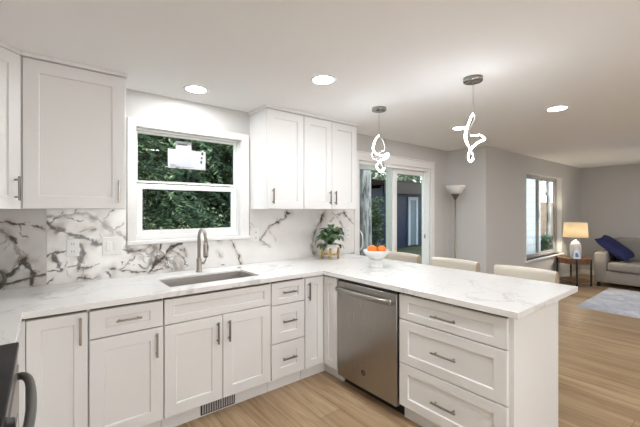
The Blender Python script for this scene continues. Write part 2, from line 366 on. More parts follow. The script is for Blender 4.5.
def leaf_obj(name, V, m, parent):
    N = len(V)//4; me = bpy.data.meshes.new(name); M0 = np.array(mw(parent).translation)
    me.vertices.add(4*N); me.vertices.foreach_set('co', (V-M0).ravel()); me.loops.add(4*N); me.loops.foreach_set('vertex_index', np.arange(4*N)); me.polygons.add(N); me.polygons.foreach_set('loop_start', np.arange(N)*4)
    me.update(calc_edges=True); me.validate(); me.materials.append(m); o = bpy.data.objects.new(name, me); C.objects.link(o); o.parent = parent; MW[o.name] = mw(parent); return o
def tree(name, label, x, y, h, rx, rz, base, n, per, size, lm, tr, group=None, **k):
    t = thing(name, label, 'tree', (x, y, -.12), group=group)
    z0 = -.12
    obj('trunk', MB().tube(spline([(x, y, z0), (x+.03, y, z0+h*.35), (x-.04, y+.03, z0+h*.7), (x, y, z0+h*.95)], 4), tr, 10, scale=None), bark, t)
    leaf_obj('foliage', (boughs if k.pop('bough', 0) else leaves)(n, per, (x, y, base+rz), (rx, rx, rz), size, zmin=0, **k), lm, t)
    return t
TREES = 'trees and tall shrubs outside'
tree('evergreen_tree', 'dark evergreen tree seen through the kitchen window, behind its lower pane edge near the switches', 0.7, 6.0, 4.6, 1.3, 2.4, -.2, 420, 150, .030, lf_dark, .1, TREES, bough=1)
tree('evergreen_tree', 'dark evergreen tree seen through the kitchen window behind the paper stickers', 2.05, 6.3, 5.0, 1.25, 2.6, -.2, 440, 150, .030, lf_dark, .1, TREES, bough=1)
tree('evergreen_tree', 'green tree with yellowish leaves at the upper corner of the kitchen window near the cabinets', 3.3, 6.6, 5.0, 1.2, 2.5, -.1, 380, 150, .030, lf_mid, .1, TREES, bough=1)
tree('leafy_shrub', 'low leafy shrub outside, filling the lower pane of the kitchen window', 1.5, 5.3, 1.6, .8, .85, -.1, 260, 70, .025, lf_dark, .03, TREES, spread=.15)
tree('leafy_shrub', 'low leafy shrub outside behind the kitchen faucet', 3.3, 5.4, 1.6, .8, .85, -.1, 240, 70, .025, lf_mid, .03, TREES, spread=.15)
for (x, y, h, r), lb in zip(((1.6, 10, 8, 2.6), (5.0, 10.5, 8, 2.6)), ('tall evergreen far beyond the kitchen window stickers', 'tall evergreen far beyond the kitchen window, on the cabinet side')):
    tree('evergreen_tree', lb, x, y, h, r, 4, -.1, 420, 60, .08, lf_dark, .16, TREES, spread=.5)
# big bare trunk outside the patio door
t = thing('large_tree', 'large tree with a thick grey bark trunk just outside the patio door', 'tree', (6.78, 6.5, -.12))
pts = [(6.78, 6.5, -.13), (6.77, 6.5, .2), (6.76, 6.51, 1.4), (6.76, 6.52, 2.6), (6.74, 6.55, 4.2), (6.75, 6.6, 6.5)]
obj('trunk', MB().tube(spline(pts, 4), (.175), 16, scale=[1.25-.25*min(1, i/4)-.012*i for i in range(21)]), bark, t)
leaf_obj('foliage', leaves(200, 60, (6.95, 6.6, 6.0), (2.0, 2.0, 1.8), .07), lf_dark, t)
for (x, y, h, r, l, lb) in ((14.7, 14.2, 6, 1.3, lf_mid, 'green tree behind the blue shed, closest to the thick trunk'), (17.4, 14.6, 6.5, 1.4, lf_dark, 'dark tree rising behind the middle of the blue shed roof'),
                         (20.2, 14.4, 6.5, 1.4, lf_mid, 'green tree behind the far end of the blue shed')):
    tree('evergreen_tree', lb+', seen through the patio door', x, y, h, r, h*.52, -.1, 230, 50, .06, l, .14, TREES, spread=.3)
tree('leafy_shrub', 'leafy shrub between the thick trunk and the blue shed', 9.45, 8.9, 2.2, .45, 1.1, -.1, 70, 50, .05, lf_mid, .03, TREES, spread=.12)
# blue shed
navy = NT('navy_siding'); v = navy.coord((1, 1, 1)); wv = navy.n('TexWave', wave_type='BANDS', bands_direction='X'); wv.inputs['Scale'].default_value = 2.2; navy.l(v, wv.inputs[0])
navy.l(navy.ramp(wv.outputs[0], [(.02, (.004, .006, .016)), (.12, (.012, .028, .085))]), navy.b.inputs['Base Color']); navy = navy.m
sh = thing('garden_shed', 'dark blue shed with white corner trim and door beyond the patio door', 'shed', (12.0, 10.2, -.12))
obj('wall', MB().box(10.3, 13.9, 9.0, 11.4, -.12, 2.30), navy, sh)
brown = mat('shed_roof', (.03, .024, .02), 1, spec=0)
m = MB(); m.T = Matrix.Translation((9.9, 0, 0)) @ Matrix.Rotation(PI/2, 4, 'Y') @ Matrix.Rotation(PI/2, 4, 'Z')
m = MB(); m.add([(9.9, 8.55, 2.50), (9.9, 10.2, 2.78), (9.9, 11.9, 2.50), (14.3, 8.55, 2.50), (14.3, 10.2, 2.78), (14.3, 11.9, 2.50), (9.9, 8.55, 2.38), (9.9, 11.9, 2.38), (14.3, 8.55, 2.38), (14.3, 11.9, 2.38)],
    [(0, 1, 4, 3), (1, 2, 5, 4), (0, 6, 7, 2, 1), (3, 4, 5, 9, 8), (0, 3, 8, 6), (2, 7, 9, 5), (6, 8, 9, 7)])
obj('roof', m, brown, sh)
obj('fascia', MB().box(9.88, 14.3, 8.5, 8.55, 2.06, 2.50), mat('fascia_brown', (.085, .07, .062), .8), sh)
obj('corner_board', MB().box(10.26, 10.36, 8.97, 9.07, -.12, 2.38), navy, sh)
wd = obj('door', MB().box(11.97, 12.39, 8.96, 9.0, -.05, 1.85), mat('shed_door', (.20, .25, .32), .5), sh)
obj('door_trim', MB().cells([11.85, 11.98, 12.38, 12.5], [-.05, 1.85, 1.98], lambda i, j: i != 1 or j == 1, 8.94, 8.985, plane='xz'), mat('shed_trim', (.60, .66, .72), .6), wd)
# ferns
def fern(x, y, label, n=16, L=.6):
    m = MB()
    for k in range(n):
        a = 2*PI*k/n+random.random()*.4; e = random.uniform(.5, 1.1); l = L*random.uniform(.7, 1.1); dx, dy = math.cos(a), math.sin(a)
        pts = [Vector((x+dx*l*t*math.cos(e)*1.2, y+dy*l*t*math.cos(e)*1.2, -.1+l*(1.25*t*math.sin(e)-.55*t*t))) for t in [i/10 for i in range(11)]]
        sd = Vector((-dy, dx, 0))
        for i in range(1, 10):
            w = .11*(1-i/10.5)*L/.6*1.5; f = pts[i+1]-pts[i]
            for sg in (-1, 1): m.add([pts[i], pts[i]+f*.9, pts[i]+sd*sg*w+f*1.1-Vector((0, 0, .02))], [(0, 1, 2)])
        m.tube(pts, .005, 4)
    t = thing('fern', label, 'fern', (x, y, -.12), group='ferns outside the patio door'); obj('fronds', m, lf_mid, t)
fern(5.1, 4.75, 'green fern outside the glass, just beyond the fruit bowl', 20, .8)
fern(4.55, 4.35, 'green fern outside, low by the white patio door handle', 18, .5)
fern(9.2, 8.3, 'green fern at the foot of the blue shed', 18, .8)
# beyond the living room window
nb = thing('haze_house', 'pale blue-white siding of an added house standing in for haze in the living room window', 'house', (11.6, 4.6, -.12))
s = NT('pale_siding'); v = s.coord(); wv = s.n('TexWave', wave_type='BANDS', bands_direction='Z'); wv.inputs['Scale'].default_value = 1.4; s.l(v, wv.inputs[0]); s.l(s.ramp(wv.outputs[0], [(.05, (.17, .19, .22)), (.2, (.22, .245, .28))]), s.b.inputs['Base Color'])
obj('wall', MB().box(9.4, 12.75, 4.35, 6.5, -.12, 3.6), s.m, nb)  # added block; its pale colour stands in for haze on the pane
obj('roof', MB().prism([(9.2, 4.0), (12.84, 4.0), (12.84, 6.8), (9.2, 6.8)], 3.6, 3.75), brown, nb)
fn = thing('wooden_fence', 'brown wooden board fence seen through the living room window', 'fence', (15, 5.2, -.12))
fw = mat('fence_wood', (.20, .13, .085), .85, var=.3, vscale=6)
m = MB()
for k in range(46): m.box(12.85+k*.15, 12.985+k*.15, 5.2, 5.22, -.1, 1.75)
obj('board_panel', m, fw, fn); obj('rail', MB().box(12.85, 19.75, 5.22, 5.26, 1.5, 1.6), fw, fn); obj('rail', MB().box(12.85, 19.75, 5.22, 5.26, .2, .3), fw, fn)
t = tree('birch_tree', 'pale trunked tree in front of the fence, seen through the living room window', 13.9, 4.5, 5, .45, .9, 3.0, 60, 30, .06, lf_mid, .065, spread=.12)
tree('evergreen_tree', 'green tree behind the wooden fence, seen through the living room window', 17.0, 7.2, 6, 2.0, 2.0, 2.3, 150, 30, .12, lf_mid, .15, spread=.4)
tree('leafy_shrub', 'low green shrub at the foot of the fence, seen through the living room window', 13.75, 4.55, .8, .4, .3, -.1, 40, 40, .05, lf_mid, .03, spread=.1)

# ======================= kitchen fittings =======================
def pull(parent, x, z, L, vert, y=0):
    m = MB(); yy = y-.030
    if vert:
        m.box(x-.0055, x+.0055, yy-.0055, yy+.0055, z-L/2, z+L/2, bev=.0015)
        for k in (-1, 1): m.tube([(x, y, z+k*L*.36), (x, yy, z+k*L*.36)], .0045, 8)
    else:
        m.box(x-L/2, x+L/2, yy-.0055, yy+.0055, z-.0055, z+.0055, bev=.0015)
        for k in (-1, 1): m.tube([(x+k*L*.36, y, z), (x+k*L*.36, yy, z)], .0045, 8)
    return obj('handle', m, pull_metal, parent, world=False)
G = .0025
def cabinet(name, label, cat, loc, rz, w, depth, z0, z1, fronts, group, toe=False, crown=None, side=0, T=None):
    """front faces local -y at y=0; local x runs 0..w"""
    t = thing(name, label, cat, loc, rz, group)
    obj('carcass', MB().box(0, w, .021, depth, z0, z1, bev=.001), cab_white, t, world=False)
    gp = MB().box(.006, w-.006, .0205, .0225, z0+.004, z1-.004)  # grey sheet paints shade into the gaps between the fronts
    obj('gap_shade', gp, gap_shade_grey, t, world=False)
    if toe: obj('toe_kick', MB().box(0, w, .062, .08, 0, z0), cab_white, t, world=False)
    for f in fronts:
        kind, x0, x1, a, b = f[:5]; fr = f[5] if len(f) > 5 and f[5] else .068; hd = f[6] if len(f) > 6 else None
        o = obj(kind, MB().shaker(x0+G, x1-G, a+G, b-G, fr if not isinstance(fr, tuple) else fr[0], fz=None if not isinstance(fr, tuple) else fr[1]), cab_white, t, world=False)
        if hd: pull(o, *hd)
    if crown: obj('crown_strip', MB().box(crown[0], crown[1], -.012, depth, z1, CZ-.001, bev=.002), cab_white, t, world=False)
    return t
BG = 'white shaker base cabinets'; UG = 'white shaker wall cabinets'
FY = 2.315; ZB, ZT = .108, .862; TOP = .879
BD = 3.015-FY
# back run
bc = cabinet('base_cabinet', 'white base cabinet with one tall door and no drawer, in the corner beside the range', 'cabinet', (-.115, FY, 0), 0, .305, BD, .10, TOP, [('door', .037, .303, ZB, ZT, .06, (.267, .765, .15, True))], BG, toe=True)
obj('filler_strip', MB().box(0, .036, .004, .0206, ZB, ZT, bev=.001), cab_white, bc, world=False)
cabinet('base_cabinet', 'white base cabinet with one drawer over a single door, beside the sink cabinet', 'cabinet', (.192, FY, 0), 0, .393, BD, .10, TOP,
        [('drawer', 0, .393, .70, ZT, (.075, .05), (.197, .785, .135, False)), ('door', 0, .393, ZB, .698, .072, (.35, .595, .15, True))], BG, toe=True)
cabinet('sink_cabinet', 'wide white shaker cabinet under the sink with false panel over two doors', 'cabinet', (.588, FY, 0), 0, .775, BD, .10, .70,
        [('false_front', 0, .775, .70, ZT, (.055, .045)), ('door', 0, .387, ZB, .698, .072, (.346, .582, .15, True)), ('door', .387, .775, ZB, .698, .072, (.428, .582, .15, True))], BG, toe=True)
cabinet('drawer_cabinet', 'narrow white stack of three small drawers next to the sink cabinet', 'cabinet', (1.366, FY, 0), 0, .318, BD, .10, TOP,
        [('drawer', 0, .318, .685, ZT, (.06, .045), (.159, .78, .13, False)), ('drawer', 0, .318, .385, .683, (.075, .075), (.159, .55, .13, False)), ('drawer', 0, .318, ZB, .383, (.075, .075), (.159, .255, .13, False))], BG, toe=True)
# inside-corner cabinet, two doors at right angles
t = thing('corner_cabinet', 'white corner base cabinet with two doors meeting at right angles beside the dishwasher', 'cabinet', (1.688, FY, 0), 0, BG)
obj('carcass', MB().cells([1.688, 1.906, 2.45], [2.132, 2.336, 3.015], lambda i, j: i == 1 or j == 1, .10, TOP), cab_white, t)
obj('toe_kick', MB().cells([1.688, 1.947, 1.965], [2.132, 2.377, 2.395], lambda i, j: i == 1 or j == 1, 0, .10), cab_white, t)
o = obj('door', MB().shaker(1.690, 1.883, ZB, ZT, .062, y=FY), cab_white, t)
mm = MB(); mm.box(1.7135, 1.7245, FY-.0355, FY-.0245, .68, .83, bev=.0015)
for z in (.70, .81): mm.tube([(1.719, FY, z), (1.719, FY-.03, z)], .0045, 8)
obj('handle', mm, pull_metal, o)
m = MB(); m.T = Matrix.Translation((1.885, FY-.002, 0)) @ Matrix.Rotation(-PI/2, 4, 'Z'); m.shaker(0, .176, ZB, ZT, .055); obj('door', m, cab_white, t)
# peninsula
PX = 1.885
cabinet('peninsula_drawer_cabinet', 'wide white cabinet with three shaker drawers at the peninsula end', 'cabinet', (PX, 1.502, 0), -PI/2, .705, .565, .10, TOP,
        [('drawer', 0, .705, .695, ZT, (.07, .045), (.345, .775, .165, False)), ('drawer', 0, .705, .40, .693, (.07, .06), (.345, .55, .165, False)), ('drawer', 0, .705, ZB, .398, (.07, .06), (.345, .245, .165, False))], BG, toe=True)
t = thing('peninsula_cladding', 'plain white end panel closing the peninsula, facing the room', 'end panel', (2.17, .786, 0))
obj('side_panel', MB().box(1.9065, 2.535, .774, .796, 0, TOP, bev=.001), cab_white, t)
obj('back_panel', MB().box(2.535, 2.555, .7965, 3.014, 0, TOP, bev=.0015), cab_white, t)
obj('corner_strip', MB().box(2.5355, 2.557, .772, .796, 0, TOP, bev=.002), trim_white, t)
# left run beside the range
cabinet('base_cabinet', 'narrow white base cabinet facing sideways between range and corner', 'cabinet', (-.117, 1.772, 0), PI/2, .535, .60, .10, TOP,
        [('drawer', .002, .533, .70, ZT, (.06, .045)), ('door', .002, .533, ZB, .698, .068)], BG, toe=True)
# worktop (U-shaped, one piece) with a sink cut-out
SX0, SX1, SY0, SY1 = .655, 1.335, 2.435, 2.785
xs = [-.724, -.09, SX0, SX1, 1.857, 2.813]; ys = [.735, 1.772, 2.29, SY0, SY1, 3.014]
def top_mask(i, j):
    if i == 4: return True
    if i == 0: return j >= 1
    return j >= 2 and not (i == 2 and j == 3)
o = obj('countertop', MB().cells(xs, ys, top_mask, TOP, .914, bev=.0025), quartz, label='white veined quartz worktop running round the kitchen and over the peninsula', cat='countertop', loc=(1.0, 2.6, TOP))
# sink
t = thing('sink', 'stainless undermount sink set in the worktop below the window', 'sink', (.995, 2.61, .68))
m = MB(); e = .008
m.cells([SX0-.02, SX0+e, SX1-e, SX1+.02], [SY0-.02, SY0+e, SY1-e, SY1+.02], lambda i, j: i != 1 or j != 1, .70, TOP-.001)
m.box(SX0-.01, SX1+.01, SY0-.01, SY1+.01, .69, .702)
m.cells([SX0+.001, SX0+.007, SX1-.007, SX1-.001], [SY0+.001, SY0+.007, SY1-.007, SY1-.001], lambda i, j: i != 1 or j != 1, .70, .900)
obj('basin', m, sink_steel, t)
obj('drain', MB().lathe([(0, .703), (.045, .703), (.05, .708), (.038, .708), (.03, .704), (0, .704)], (.995, 2.68, 0), 20), chrome, t)
# faucet
t = thing('faucet', 'brushed nickel gooseneck pull-down faucet behind the sink', 'faucet', (1.005, 2.88, .914))
fx, fy = 1.005, 2.88
obj('base', MB().lathe([(.027, .914), (.027, .922), (.021, .930), (.021, 1.02), (.017, 1.03)], (fx, fy, 0), 20), nickel, t)
arc = [(fx, fy, 1.02), (fx, fy, 1.10), (fx, fy, 1.17)]+[(fx, fy-.075+.075*math.cos(a), 1.195+.075*math.sin(a)) for a in [PI*k/12 for k in range(13)]]+[(fx, fy-.15, 1.16)]
obj('spout', MB().tube(arc, .0135, 12), nickel, t)
obj('spray_head', MB().tube([(fx, fy-.15, 1.17), (fx, fy-.15, 1.15), (fx, fy-.152, 1.10), (fx, fy-.153, 1.06)], .018, 14, scale=[.8, 1, 1.05, 1.15]), nickel, t)
obj('nozzle', MB().tube([(fx, fy-.153, 1.06), (fx, fy-.153, 1.052)], .017, 14), black, t)
obj('spray_button', MB().box(fx+.012, fx+.021, fy-.160, fy-.146, 1.10, 1.145, bev=.003), black, t)
m = MB(); m.tube([(fx+.015, fy, .985), (fx+.045, fy, .985)], .012, 12); m.tube([(fx+.043, fy, .985), (fx+.052, fy-.01, 1.01), (fx+.06, fy-.03, 1.06)], .006, 8); obj('lever', m, nickel, t)
obj('sink_button', MB().lathe([(0, .914), (.018, .914), (.018, .920), (.012, .924), (0, .924)], (1.36, 2.86, 0), 16), nickel, label='small round nickel button on the worktop beside the sink', cat='button', loc=(1.36, 2.86, .914))
# dishwasher
t = thing('dishwasher', 'stainless steel dishwasher with a bowed bar handle in the peninsula', 'dishwasher', (PX, 2.122, 0), -PI/2)
w = .616
L_ = dict(world=False)
obj('tub', MB().box(.004, w-.004, .03, .56, .10, .872), black, t, **L_)
obj('kick_plate', MB().box(.004, w-.004, .075, .09, .0, .10), black, t, **L_)
d = obj('door', MB().box(.006, w-.008, -.012, .029, .085, .852, bev=.004, seg=2), stainless, t, **L_)
obj('control_strip', MB().box(.006, w-.008, -.006, .028, .8525, .866, bev=.001), black, d, **L_)
hp = [(.02+(w-.045)*k/14, -.045-.024*math.sin(PI*k/14), .795) for k in range(15)]
obj('handle', MB().sweep(hp, [(.019*math.cos(2*PI*k/12), .009*math.sin(2*PI*k/12)) for k in range(12)], up=(0, 0, 1)).box(.018, .036, -.05, -.01, .783, .807, bev=.002).box(w-.045, w-.027, -.05, -.01, .783, .807, bev=.002), stainless, d, **L_)
o = obj('badge', MB().lathe([(0, 0), (.019, 0), (.021, .001), (.021, .003), (.0175, .003), (.0165, .002), (0, .002)], (w/2-.012, -.012, .205), 24, axis='y'), mat('badge_dark', (.05, .047, .045), .35, .6), d, **L_)
m = MB(); bx, bz = w/2-.012, .205
m.tube([(bx-.003+.006*math.cos(a), -.0145, bz+.0075*math.sin(a)) for a in [PI*.25+k*PI*1.6/10 for k in range(11)]]+[(bx+.001, -.0145, bz-.001)], .0011, 6)
m.tube([(bx+.008+.0035*math.cos(a), -.0145, bz+.001+.006*math.sin(a)) for a in [PI*.2+k*PI*1.5/10 for k in range(11)]], .0011, 6); m.tube([(bx+.004, -.0145, bz+.001), (bx+.011, -.0145, bz+.002)], .001, 6)
obj('badge_script', m, chrome, d, **L_)
# range, facing +x
t = thing('range', 'stainless range with black glass cooktop, next to the corner cabinets', 'range', (-.09, 1.006, 0), PI/2)
obj('body', MB().box(.003, .757, .03, .60, .08, .90), stainless, t, **L_)
obj('cooktop', MB().box(.0, .76, -.012, .61, .90, .922, bev=.004, seg=2), mat('cooktop_glass', (.012, .011, .011), .35, spec=.12), t, **L_)
obj('control_panel', MB().box(.003, .757, -.008, .03, .842, .899, bev=.004), stainless, t, **L_)
for kx in (.10, .20):
    kb = obj('knob', MB().lathe([(.020, 0), (.021, .004), (.017, .006), (.016, .018), (.013, .021), (0, .021)], (kx, -.008, .871), 16, axis='y'), black, t, **L_)
d = obj('oven_door', MB().box(.004, .756, -.012, .03, .25, .838, bev=.004), stainless, t, **L_)
obj('door_window', MB().box(.12, .64, -.0135, -.011, .36, .70), mat('oven_glass', (.01, .01, .01), .05), d, **L_)
hp = spline([(.66, -.010, .825), (.65, -.030, .825), (.60, -.045, .825), (.50, -.054, .825), (.38, -.057, .825), (.26, -.054, .825), (.16, -.045, .825), (.11, -.030, .825), (.10, -.01, .825)], 5)
obj('handle', MB().tube(hp, .0135, 12), mat('handle_steel', (.17, .168, .165), .3, 1), d, **L_)
obj('storage_drawer', MB().box(.004, .756, -.008, .03, .09, .245, bev=.004), stainless, t, **L_)
# toe-kick heating register
t = thing('floor_register', 'dark slotted heating register in the toe kick below the sink cabinet', 'vent', (.965, 2.372, 0))
obj('frame', MB().box(.84, 1.09, 2.368, 2.3765, .012, .092, bev=.001), mat('register_dark', (.03, .028, .026), .5), t)
for k in range(14): obj('slat', MB().box(.848+.0172*k, .857+.0172*k, 2.364, 2.3678, .02, .084), mat('register_slat', (.45, .44, .43), .5) if k == 0 else bpy.data.materials['register_slat'], t)
# wall cabinets
UD = .334; UZ0, UZ1 = 1.437, 2.343
cabinet('wall_cabinet', 'large white single-door wall cabinet between the diagonal corner cabinet and the window', 'cabinet', (-.113, 2.695, 0), 0, .553, UD, UZ0, UZ1, [('door', .006, .547, UZ0, UZ1-.004, .075, (.505, 1.555, .15, True))], UG, crown=(0, .562))
cabinet('wall_cabinet', 'narrow white single-door wall cabinet beside the kitchen window', 'cabinet', (1.545, 2.695, 0), 0, .405, UD, UZ0, UZ1, [('door', .004, .404, UZ0, UZ1-.004, .07, (.056, 1.555, .14, True))], UG, crown=(-.012, .405))
cabinet('wall_cabinet', 'white two-door wall cabinet next to the patio door', 'cabinet', (1.952, 2.695, 0), 0, .713, UD, UZ0, UZ1, [('door', 0, .354, UZ0, UZ1-.004, .07, (.318, 1.555, .14, True)), ('door', .354, .711, UZ0, UZ1-.004, .07, (.39, 1.555, .14, True))], UG, crown=(0, .720))
t = thing('corner_wall_cabinet', 'white diagonal-front wall cabinet in the corner over the range side', 'cabinet', (-.55, 2.85, UZ0), group=UG)
cp = [(-.724, 3.029), (-.114, 3.029), (-.114, 2.712), (-.412, 2.414), (-.724, 2.414)]
obj('carcass', MB().prism(cp, UZ0, UZ1), cab_white, t)
obj('crown_strip', MB().prism([(-.724, 3.029), (-.114, 3.029), (-.114, 2.685), (-.395, 2.404), (-.724, 2.404)], UZ1, CZ-.001), cab_white, t)
m = MB(); m.T = Matrix.Translation((-.398, 2.400, 0)) @ Matrix.Rotation(PI/4, 4, 'Z'); m.shaker(.006, .406, UZ0, UZ1-.004, .07); dd = obj('door', m, cab_white, t)
m = MB(); m.T = Matrix.Translation((-.398, 2.400, 0)) @ Matrix.Rotation(PI/4, 4, 'Z'); m.box(.3645, .3755, -.0355, -.0245, 1.485, 1.625, bev=.0015)
for z in (1.505, 1.605): m.tube([(.37, 0, z), (.37, -.03, z)], .0045, 8)
obj('handle', m, pull_metal, dd)
# ---- marble backsplash: two slabs with drawn veins ----
V_A = [
  ([(-0.226,1.359),(-0.168,1.348),(-0.129,1.338),(-0.078,1.323),(0.000,1.304)], 0.0086, 0),
  ([(-0.226,1.295),(-0.198,1.275),(-0.173,1.234),(-0.159,1.201),(-0.144,1.160),(-0.124,1.113),(-0.099,1.071),(-0.073,1.021),(-0.053,0.982)], 0.0131, 1),
  ([(-0.168,1.241),(-0.154,1.214)], 0.0197, 0),
  ([(-0.109,1.092),(-0.089,1.056),(-0.063,1.007)], 0.0300, 0),
  ([(-0.114,1.085),(-0.139,1.055),(-0.168,1.025),(-0.193,1.002),(-0.212,0.959)], 0.0196, 0),
  ([(0.000,0.982),(-0.037,0.977),(-0.078,0.975),(-0.129,0.961),(-0.178,0.955),(-0.207,0.946)], 0.0106, 0),
  ([(-0.063,0.973),(-0.060,0.926)], 0.0134, 0),
  ([(-0.139,1.167),(-0.119,1.152),(-0.089,1.123)], 0.0066, 1),
]
V_B = [
  ([(0.011,1.341),(0.038,1.313),(0.082,1.290),(0.121,1.275),(0.167,1.252),(0.203,1.243),(0.239,1.223),(0.281,1.191),(0.325,1.175),(0.395,1.151),(0.462,1.131),(0.516,1.112),(0.586,1.114)], 0.0189, 0),
  ([(0.082,1.294),(0.121,1.271),(0.173,1.244)], 0.0317, 0),
  ([(0.011,1.382),(0.082,1.388),(0.150,1.394),(0.197,1.405),(0.257,1.394),(0.319,1.348),(0.363,1.310),(0.415,1.278),(0.462,1.223),(0.496,1.198)], 0.0148, 1),
  ([(0.338,1.333),(0.370,1.287),(0.409,1.263)], 0.0225, 1),
  ([(0.185,1.265),(0.233,1.281),(0.288,1.290)], 0.0073, 0),
  ([(0.011,1.115),(0.043,1.126),(0.104,1.135)], 0.0104, 0),
  ([(0.043,1.112),(0.065,1.069),(0.082,1.018)], 0.0160, 0),
  ([(0.011,1.012),(0.071,1.012),(0.104,1.030),(0.116,1.057)], 0.0056, 0),
  ([(0.121,1.028),(0.173,1.030)], 0.0057, 0),
  ([(0.016,0.922),(0.049,0.973)], 0.0055, 0),
  ([(0.193,1.229),(0.193,1.179),(0.209,1.134),(0.194,1.035),(0.200,1.013)], 0.0187, 0),
  ([(0.200,1.013),(0.233,1.017),(0.267,1.016)], 0.0087, 0),
  ([(0.395,0.985),(0.435,0.969),(0.482,0.999),(0.516,1.011)], 0.0092, 0),
  ([(0.435,0.973),(0.496,0.959),(0.586,0.941),(0.659,0.941),(0.719,0.942)], 0.0079, 0),
  ([(0.376,0.964),(0.381,0.941)], 0.0165, 0),
  ([(0.399,0.988),(0.409,0.979)], 0.0151, 0),
  ([(0.544,1.070),(0.523,1.041)], 0.0078, 0),
  ([(0.197,0.948),(0.257,0.926),(0.300,0.928)], 0.0117, 0),
  ([(0.644,1.166),(0.703,1.106),(0.757,1.061),(0.811,0.998),(0.875,0.942)], 0.0262, 1),
  ([(0.659,0.949),(0.719,1.007),(0.772,1.068),(0.827,1.122),(0.891,1.160)], 0.0197, 0),
  ([(0.586,1.114),(0.659,1.077),(0.719,1.032),(0.780,0.968),(0.827,0.930)], 0.0211, 1),
  ([(0.703,1.163),(0.681,1.091),(0.666,1.012),(0.637,0.967)], 0.0161, 1),
  ([(0.749,1.160),(0.734,1.104),(0.780,1.034),(0.796,0.950)], 0.0099, 0),
  ([(0.551,1.101),(0.622,1.064),(0.696,1.050),(0.811,1.065)], 0.0121, 1),
  ([(0.811,1.098),(0.867,1.069),(0.924,1.022)], 0.0084, 1),
  ([(0.916,1.107),(0.949,1.037)], 0.0068, 1),
  ([(1.224,1.050),(1.242,1.012)], 0.0091, 1),
  ([(1.348,1.152),(1.378,1.094),(1.418,1.007),(1.448,0.920)], 0.0085, 0),
  ([(1.252,0.930),(1.280,0.923)], 0.0110, 0),
  ([(1.205,1.163),(1.233,1.162)], 0.0127, 0),
  ([(1.977,1.399),(1.928,1.347),(1.850,1.308),(1.763,1.270),(1.706,1.202),(1.650,1.136)], 0.0100, 0),
  ([(1.959,1.404),(1.990,1.388)], 0.0209, 0),
  ([(1.838,1.313),(1.862,1.303)], 0.0163, 0),
  ([(1.628,1.156),(1.695,1.103),(1.763,1.059)], 0.0099, 1),
  ([(1.532,1.267),(1.574,1.227)], 0.0097, 1),
  ([(1.763,1.210),(1.832,1.126)], 0.0071, 1),
  ([(1.542,1.315),(1.585,1.275)], 0.0078, 1),
  ([(2.465,1.413),(2.418,1.329),(2.375,1.263),(2.319,1.154),(2.291,1.057),(2.319,0.945)], 0.0187, 1),
  ([(2.432,1.363),(2.403,1.296)], 0.0246, 0),
  ([(2.762,1.398),(2.826,1.346),(2.910,1.264)], 0.0167, 0),
  ([(2.762,1.398),(2.656,1.372),(2.550,1.293)], 0.0116, 1),
  ([(2.572,1.407),(2.697,1.313),(2.744,1.230)], 0.0105, 1),
]
def vnoise(x, z, f, seed):
    """smooth value noise on arrays"""
    r = np.random.default_rng(seed).random((256, 256))*2-1; X = x*f+100; Z = z*f+100; i = np.floor(X).astype(int); j = np.floor(Z).astype(int); u = X-i; v = Z-j
    u = u*u*(3-2*u); v = v*v*(3-2*v); i0, i1, j0, j1 = i % 256, (i+1) % 256, j % 256, (j+1) % 256
    return (r[i0, j0]*(1-u)+r[i1, j0]*u)*(1-v)+(r[i0, j1]*(1-u)+r[i1, j1]*u)*v
def grow(V, n, seed, x0, x1):
    """side branches leaving the main veins"""
    rg = random.Random(seed); out = []
    for pts, w, tone in V:
        L = sum(math.dist(pts[i], pts[i+1]) for i in range(len(pts)-1))
        for _ in range(int(L*n*(1 if w > .008 else .5))):
            i = rg.randrange(len(pts)-1); t_ = rg.random(); a, b = pts[i], pts[i+1]; p = (a[0]+(b[0]-a[0])*t_, a[1]+(b[1]-a[1])*t_)
            ang = math.atan2(b[1]-a[1], b[0]-a[0])+rg.choice((-1, 1))*rg.uniform(.35, 1.1); q = [p]
            for _k in range(rg.randint(2, 5)):
                ang += rg.uniform(-.5, .5); st_ = rg.uniform(.012, .035); q.append((q[-1][0]+st_*math.cos(ang), q[-1][1]+st_*math.sin(ang)))
            out.append((q, rg.uniform(.0025, .005), 0 if rg.random() < .5 else 1))
    return out
